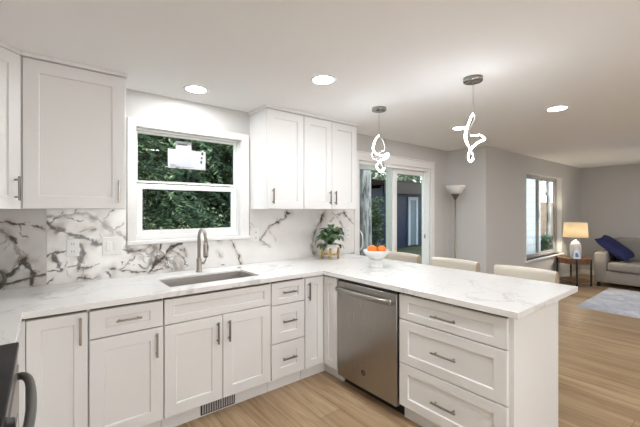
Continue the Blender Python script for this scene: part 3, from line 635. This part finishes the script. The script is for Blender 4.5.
def vein_slab(name, V, x0, x1, z0, z1, keep, seed, m_, step=.0045, **k):
    nx, nz = int((x1-x0)/step), int((z1-z0)/step); gx = np.linspace(x0, x1, nx+1); gz = np.linspace(z0, z1, nz+1); X, Z = np.meshgrid(gx, gz, indexing='ij')
    wx = X+vnoise(X, Z, 26, seed)*.010+vnoise(X, Z, 70, seed+1)*.0045+vnoise(X, Z, 150, seed+6)*.002; wz = Z+vnoise(X, Z, 26, seed+2)*.010+vnoise(X, Z, 70, seed+3)*.0045+vnoise(X, Z, 150, seed+7)*.002
    wm = np.clip(.75+.75*vnoise(X, Z, 34, seed+4), .15, 1.6); hm = np.clip(.45+.7*vnoise(X, Z, 22, seed+5), 0, 1)
    D = np.zeros_like(X); H = np.zeros_like(X)
    for pts, w, tone in V:
        d = np.full_like(X, 9.)
        for a, b in zip(pts[:-1], pts[1:]):
            ax, az = a; bx_, bz_ = b[0]-a[0], b[1]-a[1]; L2 = bx_*bx_+bz_*bz_+1e-12
            t_ = np.clip(((wx-ax)*bx_+(wz-az)*bz_)/L2, 0, 1); d = np.minimum(d, np.hypot(wx-ax-t_*bx_, wz-az-t_*bz_))
        w = w*(1.5 if w > .011 else 1.2); core = np.clip(1-(d/(w*.62*wm)-.55)/.75, 0, 1); D = np.maximum(D, core*(.95 if tone == 0 else .5)); H = np.maximum(H, np.exp(-(d/(w*1.5+.006))**2)*hm*(.9 if w > .008 else .35))
    ok = np.zeros((nx, nz), bool)
    cx, cz_ = (gx[:-1]+gx[1:])/2, (gz[:-1]+gz[1:])/2
    ok[:] = keep(*np.meshgrid(cx, cz_, indexing='ij'))
    idx = np.arange((nx+1)*(nz+1)).reshape(nx+1, nz+1); F_ = np.stack([idx[:-1, :-1], idx[1:, :-1], idx[1:, 1:], idx[:-1, 1:]], -1)[ok]
    back = k.pop('back'); loc = k['loc']; M0 = Vector(loc)
    o = obj(name, back, m_, **k)
    b = bmesh.new(); b.from_mesh(o.data); bmesh.ops.delete(b, geom=[f for f in b.faces if f.normal.y < -.99 and abs(f.calc_center_median().y+loc[1]-3.015) < .001], context='FACES_ONLY'); b.to_mesh(o.data); b.free()
    nb_ = len(o.data.vertices); vs = np.zeros((nb_, 3)); o.data.vertices.foreach_get('co', vs.ravel()) if False else None
    allv = [tuple(v.co) for v in o.data.vertices]+[(x-M0.x, 3.0149-M0.y, z-M0.z) for x, z in zip(X.ravel(), Z.ravel())]
    fl = [tuple(p.vertices) for p in o.data.polygons]+[tuple(int(q)+nb_ for q in f) for f in F_]
    me = bpy.data.meshes.new(name); me.from_pydata(allv, [], fl); me.materials.append(m_)
    at = me.color_attributes.new('vein', 'FLOAT_COLOR', 'POINT'); col = np.zeros((len(allv), 4), np.float32); col[nb_:, 0] = D.ravel(); col[nb_:, 1] = H.ravel(); col[:, 3] = 1
    at.data.foreach_set('color', col.ravel()); b = bmesh.new(); b.from_mesh(me); bmesh.ops.delete(b, geom=[v for v in b.verts if not v.link_faces], context='VERTS'); b.to_mesh(me); b.free()
    o.data = me; return o
V_B = [(p_, w_*(.68 if min(q[0] for q in p_) > 1.5 else 1), t_) for p_, w_, t_ in V_B]
V_A += grow(V_A, 14, 3, -.72, .006)
V_L = [v_ for v_ in V_B if max(p[0] for p in v_[0]) < .95]; V_B += grow(V_L, 16, 5, .009, .95)
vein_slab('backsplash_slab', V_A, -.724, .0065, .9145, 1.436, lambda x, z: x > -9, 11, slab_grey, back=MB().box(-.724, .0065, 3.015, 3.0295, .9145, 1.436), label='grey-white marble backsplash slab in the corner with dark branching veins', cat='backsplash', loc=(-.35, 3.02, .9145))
vein_slab('backsplash_slab', V_B, .0085, 2.932, .9145, 1.436, lambda x, z: (z < 1.155) | (x < .492) | (x > 1.538), 12, slab_mat, back=MB().cells([.0085, .492, 1.538, 1.56, 2.932], [.9145, 1.155, 1.436], lambda i, j: j == 0 or i != 1, 3.015, 3.0295, plane='xz'), label='long white marble backsplash slab with brown veins below the window and plant', cat='backsplash', loc=(1.4, 3.02, .9145))
# ---- outlets and switches ----
def plate(name, label, cat, x, z, w, h):
    t = thing(name, label, cat, (x, 3.0145, z)); obj('cover_plate', MB().box(x-w/2, x+w/2, 3.009, 3.0144, z-h/2, z+h/2, bev=.002), plate_white, t); return t
def outlet(label, x, z):
    t = plate('wall_outlet', label, 'outlet', x, z, .076, .125)
    for dz in (-.027, .027):
        o = obj('socket', MB().box(x-.017, x+.017, 3.0075, 3.009, z+dz-.019, z+dz+.019, bev=.0006), plate_white, t)
        obj('slot', MB().box(x-.008, x-.005, 3.0071, 3.0074, z+dz-.006, z+dz+.008).box(x+.005, x+.008, 3.0071, 3.0074, z+dz-.006, z+dz+.008), black, o)
outlet('white duplex outlet on the marble beside the double switch', .155, 1.162)
outlet('white outlet on the marble between window and plant', 1.60, 1.185)
outlet('white outlet on the marble beside the patio door', 2.825, 1.158)
t = plate('light_switch', 'white double rocker switch plate beside the kitchen window', 'switch', .398, 1.160, .132, .135)
for dx in (-.024, .024): obj('rocker', MB().box(.398+dx-.017, .398+dx+.017, 3.006, 3.009, 1.125, 1.195, bev=.002), plate_white, t)

# ======================= lamps on the ceiling =======================
def can(x, y, label):
    t = thing('recessed_light', label, 'ceiling light', (x, y, CZ), group='recessed ceiling lights')
    obj('trim_ring', MB().lathe([(.072, CZ-.004), (.090, CZ-.006), (.094, CZ-.001), (.072, CZ-.001), (.072, CZ-.004)], (x, y, 0), 32), trim_white, t)
    obj('lens', MB().lathe([(0, CZ-.003), (.0715, CZ-.003), (.0715, CZ-.001), (0, CZ-.001)], (x, y, 0), 32), can_emit, t)
can(.92, 2.70, 'round recessed ceiling light above the sink window')
can(1.57, 1.93, 'largest recessed ceiling light, in the middle of the kitchen ceiling')
can(3.71, 1.13, 'recessed ceiling light beyond the pendants, towards the living room')
can(3.72, 2.09, 'recessed ceiling light partly behind the larger pendant')
for (x, y), lb in zip(((1.35, .45), (.35, -1.1), (1.35, -1.1), (3.7, -.5), (6.0, -.5), (7.9, -.3), (6.0, -1.7), (8.0, -1.7), (7.0, .2)), ('over the open kitchen floor', 'over the rear of the kitchen near the range wall', 'over the rear of the kitchen', 'over the dining side behind the peninsula', 'over the living room, on the dining side', 'over the living room rug by the sofa', 'over the rear of the living room, on the dining side', 'over the rear of the living room by the end wall', 'over the middle of the living room')):
    can(x, y, 'unseen added fill light '+lb)  # added fill lamps out of view, brightening both rooms
def pendant(x, y, label, top, path, n_led):
    """path: (across, depth, z) knots of the closed twisted loop, local to the cord"""
    t = thing('pendant_light', label, 'pendant', (x, y, CZ), group='spiral pendant lights')
    obj('canopy', MB().lathe([(0, CZ-.028), (.062, CZ-.028), (.066, CZ-.024), (.066, CZ-.001), (0, CZ-.001)], (x, y, 0), 32), mat('canopy_chrome', (.42, .42, .42), .15, 1) if 'canopy_chrome' not in bpy.data.materials else bpy.data.materials['canopy_chrome'], t)
    obj('cord', MB().tube([(x, y, CZ-.028), (x, y, top)], .0018, 6), nickel, t)
    W_ = [(x+a*.782+d*.623, y-a*.623+d*.782, z) for a, d, z in path]
    pts = spline(W_, 7, closed=True); cc = Vector((x, y, 0))
    obj('band', MB().sweep([p+((cc-Vector((p.x, p.y, 0)))*.14) for p in pts], [(-.003, -.011), (.003, -.011), (.003, .011), (-.003, .011)], closed=True, up=(0, 0, 1)), chrome, t)
    obj('led_strip', MB().tube(pts[:7*n_led+1], .0054, 10), led_emit, t)
    return t
def pp(rows, c, d): return [((px_-c)*d/345, dp, 1.43+(210-y_)*d/345) for px_, y_, dp in rows]
pendant(2.407, 2.147, 'spiral glowing pendant nearer the wall cabinets, hanging over the fruit bowl', 2.11,
    pp([(379.5, 136, 0), (375.3, 141, -.015), (373, 149, -.03), (375.5, 154, -.04), (382, 156.3, -.045), (388.5, 154.2, -.02), (387.5, 157.5, .01), (380, 161, -.02), (376.3, 167, -.03), (380.5, 172, -.01), (385, 168, .02), (382.5, 162, .03), (376, 158.5, .035), (371.5, 156, .02), (374.5, 152.5, .03), (381, 152, .045), (386.3, 149, .03), (385, 143, .015), (382, 138, .005)], 379.5, 3.178), 10)
pendant(2.383, 1.242, 'spiral glowing pendant hanging over the open end of the peninsula', 2.11,
    pp([(474, 114, 0), (469.3, 123.5, -.01), (464.7, 134, -.03), (465.7, 141, -.02), (471, 146, .02), (475, 151, .03), (475.7, 157, .02), (471.5, 161.5, 0), (468, 157, -.02), (470, 150, -.035), (476, 143.8, -.045), (483, 140.6, -.03), (484.8, 137.5, 0), (481, 134.4, .02), (474, 134, .035), (470.5, 130.5, .035), (473.5, 124, .025), (476, 118.5, .01)], 474, 2.456), 14)

# ======================= things on the worktop =======================
px, py = 2.37, 2.80; cz = .914
t = thing('potted_plant', 'leafy green plant in a white pot on a brass stand on the worktop', 'plant', (px, py, cz))
pot = obj('pot', MB().lathe([(0, .965), (.066, .965), (.076, .975), (.080, 1.07), (.074, 1.07), (.070, 1.05), (0, 1.05)], (px, py, 0), 28), mat('pot_white', (.74, .72, .69), .5), t)
obj('soil', MB().lathe([(0, 1.052), (.0695, 1.052), (.0695, 1.049), (0, 1.049)], (px, py, 0), 20), mat('soil', (.03, .02, .015), 1), pot)
brass = mat('brass', (.62, .42, .16), .3, 1)
st = obj('stand_ring', MB().tube([(px+.084*math.cos(a), py+.084*math.sin(a), .972) for a in [2*PI*k/28 for k in range(28)]], .006, 8, closed=True).box(px-.08, px+.08, py-.006, py+.006, .955, .965).box(px-.006, px+.006, py-.08, py+.08, .955, .965), brass, t)
for k in range(4):
    a = PI/4*1.15+k*PI/2; lx, ly = px+.088*math.cos(a), py+.088*math.sin(a)
    obj('leg', MB().box(lx-.010, lx+.010, ly-.010, ly+.010, cz, 1.035, bev=.002), brass, t)
m = MB()
def leaf(m, base, d, L, w, nrm):
    d = d.normalized(); sd = d.cross(nrm).normalized(); up = sd.cross(d).normalized(); vs = []; n = 6
    for i in range(n+1):
        u = i/n; c = base+d*L*u+up*(.25*L*math.sin(u*PI*.9)-.30*L*u*u); ww = w*math.sin(PI*min(1, u*.93+.04))**.7
        vs += [c-sd*ww+up*ww*.25, c, c+sd*ww+up*ww*.25]
    fs = []
    for i in range(n): fs += [(3*i, 3*i+1, 3*i+4, 3*i+3), (3*i+1, 3*i+2, 3*i+5, 3*i+4)]
    m.add(vs, fs, True)
stems = MB()
for k in range(60):
    a = k*2.399; e = random.uniform(.1, 1.25); r = random.uniform(.045, .095)
    d = Vector((math.cos(a)*math.cos(e), math.sin(a)*math.cos(e), math.sin(e)*.9))
    tip = Vector((px, py, 1.085))+Vector((d.x*r*1.35, d.y*r*.8, abs(d.z)*r*1.75+.015))
    if tip.y > 2.90: tip.y = 2.90
    stems.tube([(px+random.uniform(-.03, .03), py+random.uniform(-.03, .03), 1.045), tuple((tip+Vector((px, py, 1.08)))/2), tuple(tip)], .002, 5)
    d2 = Vector((d.x, d.y, random.uniform(-.3, .5)))
    if tip.y > 2.86: d2.y = -abs(d2.y)
    leaf(m, tip, d2, random.uniform(.07, .10), random.uniform(.028, .042), Vector((0, 0, 1)))
for q in ((-1, -.25, 0), (-1, .1, .1), (-.85, -.4, -.2), (.9, -.5, -.25), (.95, 0, -.2), (-.9, -.1, .35)):
    b_ = Vector((px+q[0]*.085, py+q[1]*.06, 1.055)); stems.tube([(px, py, 1.05), tuple(b_)], .002, 5); leaf(m, b_, Vector(q)-Vector((0, 0, .15)), .085, .026, Vector((0, 0, 1)))
plant_leaf = leafmat('plant_leaf', [(0, (.04, .09, .05)), (.45, (.11, .22, .08)), (.70, (.30, .42, .14)), (1, (.48, .56, .24))], .35)
obj('foliage', m, plant_leaf, t); obj('stem', stems, mat('stem_green', (.07, .13, .04), .6), t)
# fruit bowl
bx, by = 2.335, 2.115
t = thing('fruit_bowl', 'white pedestal bowl holding oranges on the peninsula worktop', 'bowl', (bx, by, cz))
bowl_white = mat('bowl_white', (.82, .82, .81), .25)
obj('bowl', MB().lathe([(0, .980), (.03, .981), (.072, 1.003), (.106, 1.038), (.122, 1.070), (.117, 1.071), (.100, 1.044), (.066, 1.013), (.03, .993), (0, .990)], (bx, by, 0), 36), bowl_white, t)
obj('pedestal', MB().lathe([(0, cz), (.060, cz), (.062, cz+.006), (.050, cz+.018), (.042, cz+.045), (.048, .981), (0, .981)], (bx, by, 0), 32), bowl_white, t)
s = NT('orange_peel'); n = s.noise(s.coord(), 260, 1); s.b.inputs['Base Color'].default_value = (.86, .19, .015, 1); s.b.inputs['Roughness'].default_value = .42; s.bump(n, .25, .002); peel = s.m
def orange(x, y, z, r, label):
    t = thing('orange', label, 'fruit', (x, y, z-r), group='oranges in the bowl')
    pr = [(0, -r*.97)]+[(r*math.cos(a), r*.97*math.sin(a)) for a in [-PI/2+PI*k/14 for k in range(1, 14)]]+[(.004, r*.955), (0, r*.94)]
    obj('flesh', MB().lathe(pr, (x, y, z), 24), peel, t); obj('stem_scar', MB().lathe([(0, r*.945), (.0035, r*.95), (.002, r*.975), (0, r*.975)], (x, y, z), 8), mat('stem_scar', (.12, .10, .03), .8), t)
rx_, ry_ = .782, -.623     # along the camera-facing diagonal of the bowl
orange(bx-.048*rx_, by-.048*ry_-.012, 1.074, .042, 'orange in the white bowl on the plant side')
orange(bx+.040*rx_, by+.040*ry_-.010, 1.072, .041, 'orange in the white bowl on the living room side')
orange(bx+.030, by+.056, 1.064, .037, 'orange at the back of the white bowl, mostly hidden by the others')
# round rimmed dish at the left end of the worktop
t = thing('round_dish', 'round metal-faced dish with a dark rim standing against the corner backsplash', 'dish', (-.268, 2.95, cz))
obj('plate', MB().lathe([(0, 0), (.060, 0), (.060, .010), (0, .006)], (-.268, 2.955, cz+.079), 32, axis='y'), nickel, t)
obj('rim', MB().tube([(-.268+.070*math.cos(a), 2.95, cz+.079+.070*math.sin(a)) for a in [2*PI*k/36 for k in range(36)]], .009, 10, closed=True), mat('rim_dark', (.07, .065, .06), .4), t)

# ======================= counter stools =======================
def stool(x, y, label):
    t = thing('counter_stool', label, 'stool', (x, y, 0), -PI/2, group='cream counter stools')
    # local: seat faces -y (towards the worktop), width along x
    w = .23
    obj('seat', MB().box(-.21, .21, -.26, .14, .60, .69, bev=.03, seg=4), cream, t, world=False)
    pts = []
    m = MB()
    prof = [(.038*math.cos(a), .05+.045*math.sin(a)) for a in [PI*k/10 for k in range(11)]]
    sect = [(c, b) for c, b in prof]+[(-.034, -.24), (.034, -.24)]
    arc = [(-w+2*w*k/16, .175-.055*((k-8)/8)**2, .86) for k in range(17)]
    vs = []; fs = []; M_ = len(sect)
    for i, (ax, ay, az) in enumerate(arc):
        for a, b in sect: vs.append((ax, ay+a, az+b))
    for i in range(16):
        for q in range(M_): fs.append((i*M_+q, (i+1)*M_+q, (i+1)*M_+(q+1) % M_, i*M_+(q+1) % M_))
    m.add(vs, fs, True); bo = obj('backrest', m, cream, t, world=False)
    for s_, base in ((-1, 0), (1, 16)):
        e = MB(); ax, ay, az = arc[base]; dx = s_*.006
        ring = [(ax, ay+a, az+b) for a, b in sect]; ring2 = [(ax+dx, ay+a*.9, az+b*.96) for a, b in sect]
        e.add(ring+ring2, [tuple(range(M_, 2*M_))]+[(q, (q+1) % M_, M_+(q+1) % M_, M_+q) for q in range(M_)]); obj('end_piece', e, tan_fabric, bo, world=False)
    lw = mat('stool_leg_wood', (.06, .04, .03), .5) if 'stool_leg_wood' not in bpy.data.materials else bpy.data.materials['stool_leg_wood']
    for sx in (-1, 1):
        for yy, sy in ((-.22, -1), (.11, 1)):
            obj('leg', MB().tube([(sx*.17, yy, .61), (sx*.20, yy+sy*.03, 0)], .016, 8, scale=[1.1, .8]), lw, t, world=False)
        obj('support', MB().box(sx*.15-.02, sx*.15+.02, .12, .165, .60, .72), lw, t, world=False)
    obj('footrest', MB().tube([(-.186, -.237, .22), (.186, -.237, .22)], .010, 8), lw, t, world=False)
    return t
stool(2.96, 2.42, 'cream counter stool closest to the patio door, back just above the worktop')
stool(2.96, 1.79, 'cream counter stool in the middle, in front of the floor lamp')
stool(2.96, 1.17, 'cream counter stool nearest the living room end of the peninsula')

# ======================= dining corner and living room =======================
tx, ty = 4.74, 2.74
t = thing('floor_lamp', 'tall torchiere floor lamp with a white bowl shade in the wall corner', 'lamp', (tx, ty, 0))
obj('base', MB().lathe([(0, 0), (.135, 0), (.135, .012), (.10, .025), (.02, .035), (0, .035)], (tx, ty, 0), 28), nickel, t)
obj('pole', MB().lathe([(.0125, .03), (.0125, 1.60)], (tx, ty, 0), 14), nickel, t)
obj('socket', MB().lathe([(.014, 1.58), (.022, 1.60), (.055, 1.655), (.058, 1.665), (0, 1.665)], (tx, ty, 0), 20), mat('socket_grey', (.20, .19, .18), .35, 1), t)
obj('bowl_shade', MB().lathe([(0, 1.667), (.06, 1.667), (.105, 1.70), (.132, 1.75), (.140, 1.79), (.134, 1.79), (.126, 1.752), (.10, 1.708), (.05, 1.675), (0, 1.674)], (tx, ty, 0), 32), mat('frosted_shade', (.70, .69, .67), .4), t)
# end table
ex, ey, eh = 7.88, 2.125, .53
t = thing('end_table', 'round wooden end table with black metal legs under the living room lamp', 'table', (ex, ey, 0))
wood = NT('walnut'); v = wood.coord((2, 18, 2)); n = wood.noise(v, 2, 5, .6); wood.l(wood.ramp(n, [(.35, (.10, .045, .018)), (.65, (.25, .125, .055))]), wood.b.inputs['Base Color']); wood.b.inputs['Roughness'].default_value = .4; wood = wood.m
R_ = .262
obj('tabletop', MB().lathe([(0, eh-.02), (R_, eh-.02), (R_, eh), (0, eh)], (ex, ey, 0), 40, smooth=False), wood, t)
obj('apron', MB().lathe([(R_-.03, eh-.105), (R_-.012, eh-.105), (R_-.012, eh-.021), (R_-.03, eh-.021), (R_-.03, eh-.105)], (ex, ey, 0), 40, smooth=False), wood, t)
obj('lower_shelf', MB().lathe([(0, .09), (R_-.02, .09), (R_-.02, .115), (0, .115)], (ex, ey, 0), 40, smooth=False), wood, t)
for k in range(4):
    a = math.radians(205+90*k); lx, ly = ex+(R_+.002)*math.cos(a), ey+(R_+.002)*math.sin(a)
    obj('leg', MB().box(lx-.012, lx+.012, ly-.012, ly+.012, 0, eh-.025, bev=.002), black, t)
# table lamp
t = thing('table_lamp', 'lit table lamp with white drum shade and white bottle base on the end table', 'lamp', (ex+.02, ey-.02, eh))
lx, ly = ex+.02, ey-.02
obj('base', MB().lathe([(0, eh), (.085, eh), (.092, eh+.01), (.090, eh+.20), (.080, eh+.26), (.052, eh+.30), (.025, eh+.315), (.014, eh+.33), (0, eh+.33)], (lx, ly, 0), 28), mat('lamp_ceramic', (.78, .76, .73), .3), t)
obj('stem', MB().tube([(lx, ly, eh+.32), (lx, ly, eh+.42)], .008, 8), nickel, t)
s = NT('lamp_shade'); tl = s.n('BsdfTranslucent'); tl.inputs[0].default_value = (.95, .85, .68, 1); df = s.n('BsdfDiffuse'); df.inputs[0].default_value = (.85, .80, .70, 1); mx = s.n('MixShader'); mx.inputs[0].default_value = .6
s.l(df.outputs[0], mx.inputs[1]); s.l(tl.outputs[0], mx.inputs[2]); s.l(mx.outputs[0], s.out.inputs[0])
obj('lamp_shade', MB().lathe([(.200, eh+.385), (.182, eh+.66), (.179, eh+.66), (.197, eh+.385), (.200, eh+.385)], (lx, ly, 0), 36), s.m, t)
bulb = obj('bulb', MB().lathe([(0, eh+.44), (.02, eh+.45), (.032, eh+.49), (.02, eh+.53), (0, eh+.54)], (lx, ly, 0), 14), emis('bulb_glow', (1, .85, .64), 380), t)
# little folded card leaning at the lamp
t = thing('folded_card', 'small white and blue tent card standing beside the lamp base', 'card', (ex-.19, ey-.10, eh))
m = MB(); cx_, cy_ = ex-.195, ey-.085; m.T = Matrix.Translation((cx_, cy_, eh)) @ Matrix.Rotation(-math.radians(50), 4, 'Z')
m.add([(-.06, -.045, .0005), (.06, -.045, .0005), (.035, 0, .165), (-.035, 0, .165), (-.06, .045, .0005), (.06, .045, .0005), (-.057, -.042, .0005), (.057, -.042, .0005), (.033, 0, .158), (-.033, 0, .158), (-.057, .042, .0005), (.057, .042, .0005)],
      [(0, 1, 2, 3), (3, 2, 5, 4), (6, 9, 8, 7), (9, 10, 11, 8), (0, 6, 7, 1), (4, 5, 11, 10), (0, 3, 9, 6), (3, 4, 10, 9), (1, 7, 8, 2), (2, 8, 11, 5)])
obj('card', m, mat('card_white', (.75, .80, .88), .5), t)
m = MB(); m.T = Matrix.Translation((cx_, cy_, eh)) @ Matrix.Rotation(-math.radians(50), 4, 'Z')
m.add([(-.028, -.0365, .035), (.028, -.0365, .035), (.018, -.0155, .11), (-.018, -.0155, .11)], [(0, 1, 2, 3)]); obj('printed_patch', m, mat('card_blue', (.10, .20, .45), .5), t)

# sofa against the end wall, facing -x
s = NT('sofa_fabric'); v = s.coord(); n = s.noise(v, 70, 4, .7); s.l(s.ramp(n, [(.3, (.20, .185, .17)), (.7, (.33, .31, .285))]), s.b.inputs['Base Color']); s.b.inputs['Roughness'].default_value = .95; s.bump(s.noise(v, 300, 2), .3, .004); sofa_f = s.m
SXF, SYL, SYR = 8.12, 1.875, -.30
t = thing('sofa', 'grey fabric sofa against the end wall beside the end table', 'sofa', (8.6, .72, 0))
obj('base', MB().box(SXF+.01, 9.05, SYR+.02, SYL-.02, .08, .30, bev=.02, seg=3), sofa_f, t)
for y0, y1 in ((SYL-.19, SYL), (SYR, SYR+.19)): obj('armrest', MB().box(SXF, 9.02, y0, y1, .075, .635, bev=.035, seg=4), sofa_f, t)
obj('backrest', MB().box(8.84, 9.10, SYR+.01, SYL-.01, .25, .86, bev=.06, seg=4), sofa_f, t)
ym = (SYL+SYR)/2
for y0, y1 in ((ym+.005, SYL-.195), (SYR+.195, ym-.005)):
    obj('seat_cushion', MB().box(SXF-.015, 8.86, y0, y1, .30, .465, bev=.05, seg=4), sofa_f, t)
    obj('back_cushion', MB().box(8.66, 8.88, y0, y1, .45, .90, bev=.07, seg=4), sofa_f, t)
for x in (SXF+.06, 8.98):
    for y in (SYL-.06, SYR+.06): obj('leg', MB().box(x-.025, x+.025, y-.025, y+.025, 0, .085), black, t)
def pillow(name, label, loc, rot, a, b, th, m_):
    M_ = Matrix.Translation(loc) @ rot; vs = []; fs = []; n = 16
    for sg in (1, -1):
        for i in range(n+1):
            for j in range(n+1):
                u, v_ = 2*i/n-1, 2*j/n-1; h = th*((1-u**4)*(1-v_**4))**.55
                pin = 1-.10*(1-abs(v_)**2)*abs(u)**3; pin2 = 1-.10*(1-abs(u)**2)*abs(v_)**3
                vs.append(M_ @ Vector((a*u*pin, b*v_*pin2, sg*h)))
    N_ = (n+1)**2
    for k in (0, 1):
        for i in range(n):
            for j in range(n): q = k*N_+i*(n+1)+j; fs.append((q, q+1, q+n+2, q+n+1) if k else (q, q+n+1, q+n+2, q+1))
    m = MB(); m.add(vs, fs, True)
    return obj(name, m, m_, label=label, cat='cushion', loc=loc)
ua = Vector((.515, -.027, .057)).normalized(); va = Vector((.063, -.498, -.40)); va = (va-ua*va.dot(ua)).normalized(); na = ua.cross(va)
rot = Matrix((ua, va, na)).transposed().to_4x4()      # leaning on the armrest
pillow('throw_pillow', 'navy blue throw pillow tilted against the sofa arm', (8.44, 1.625, .715), rot, .265, .31, .085, mat('navy_velvet', (.005, .010, .075), .8))
# rug
s = NT('shag'); v = s.coord(); n = s.noise(v, 3.2, 5, .7, .6); n2 = s.noise(v, 60, 3, .7)
c = s.ramp(n, [(.32, (.32, .36, .47)), (.5, (.54, .57, .67)), (.66, (.74, .76, .82))]); s.l(s.mix(s.ramp(n2, [(.3, 0.0), (.7, .45)]), c, (.72, .73, .76)), s.b.inputs['Base Color']); s.b.inputs['Roughness'].default_value = 1; s.bump(n2, 1, .02); shag = s.m
m = MB(); nx, ny = 90, 110; vs = []; fs = []
for i in range(nx+1):
    for j in range(ny+1):
        e = 0 if i in (0, nx) or j in (0, ny) else .022+.010*random.random()
        vs.append((6.15+1.82*i/nx, -.65+2.28*j/ny, e))
for i in range(nx):
    for j in range(ny): q = i*(ny+1)+j; fs.append((q, q+ny+1, q+ny+2, q+1))
m.add(vs, fs, True)
obj('area_rug', m, shag, label='pale blue-grey shag rug on the floor in front of the sofa', cat='rug', loc=(7.06, .5, 0))
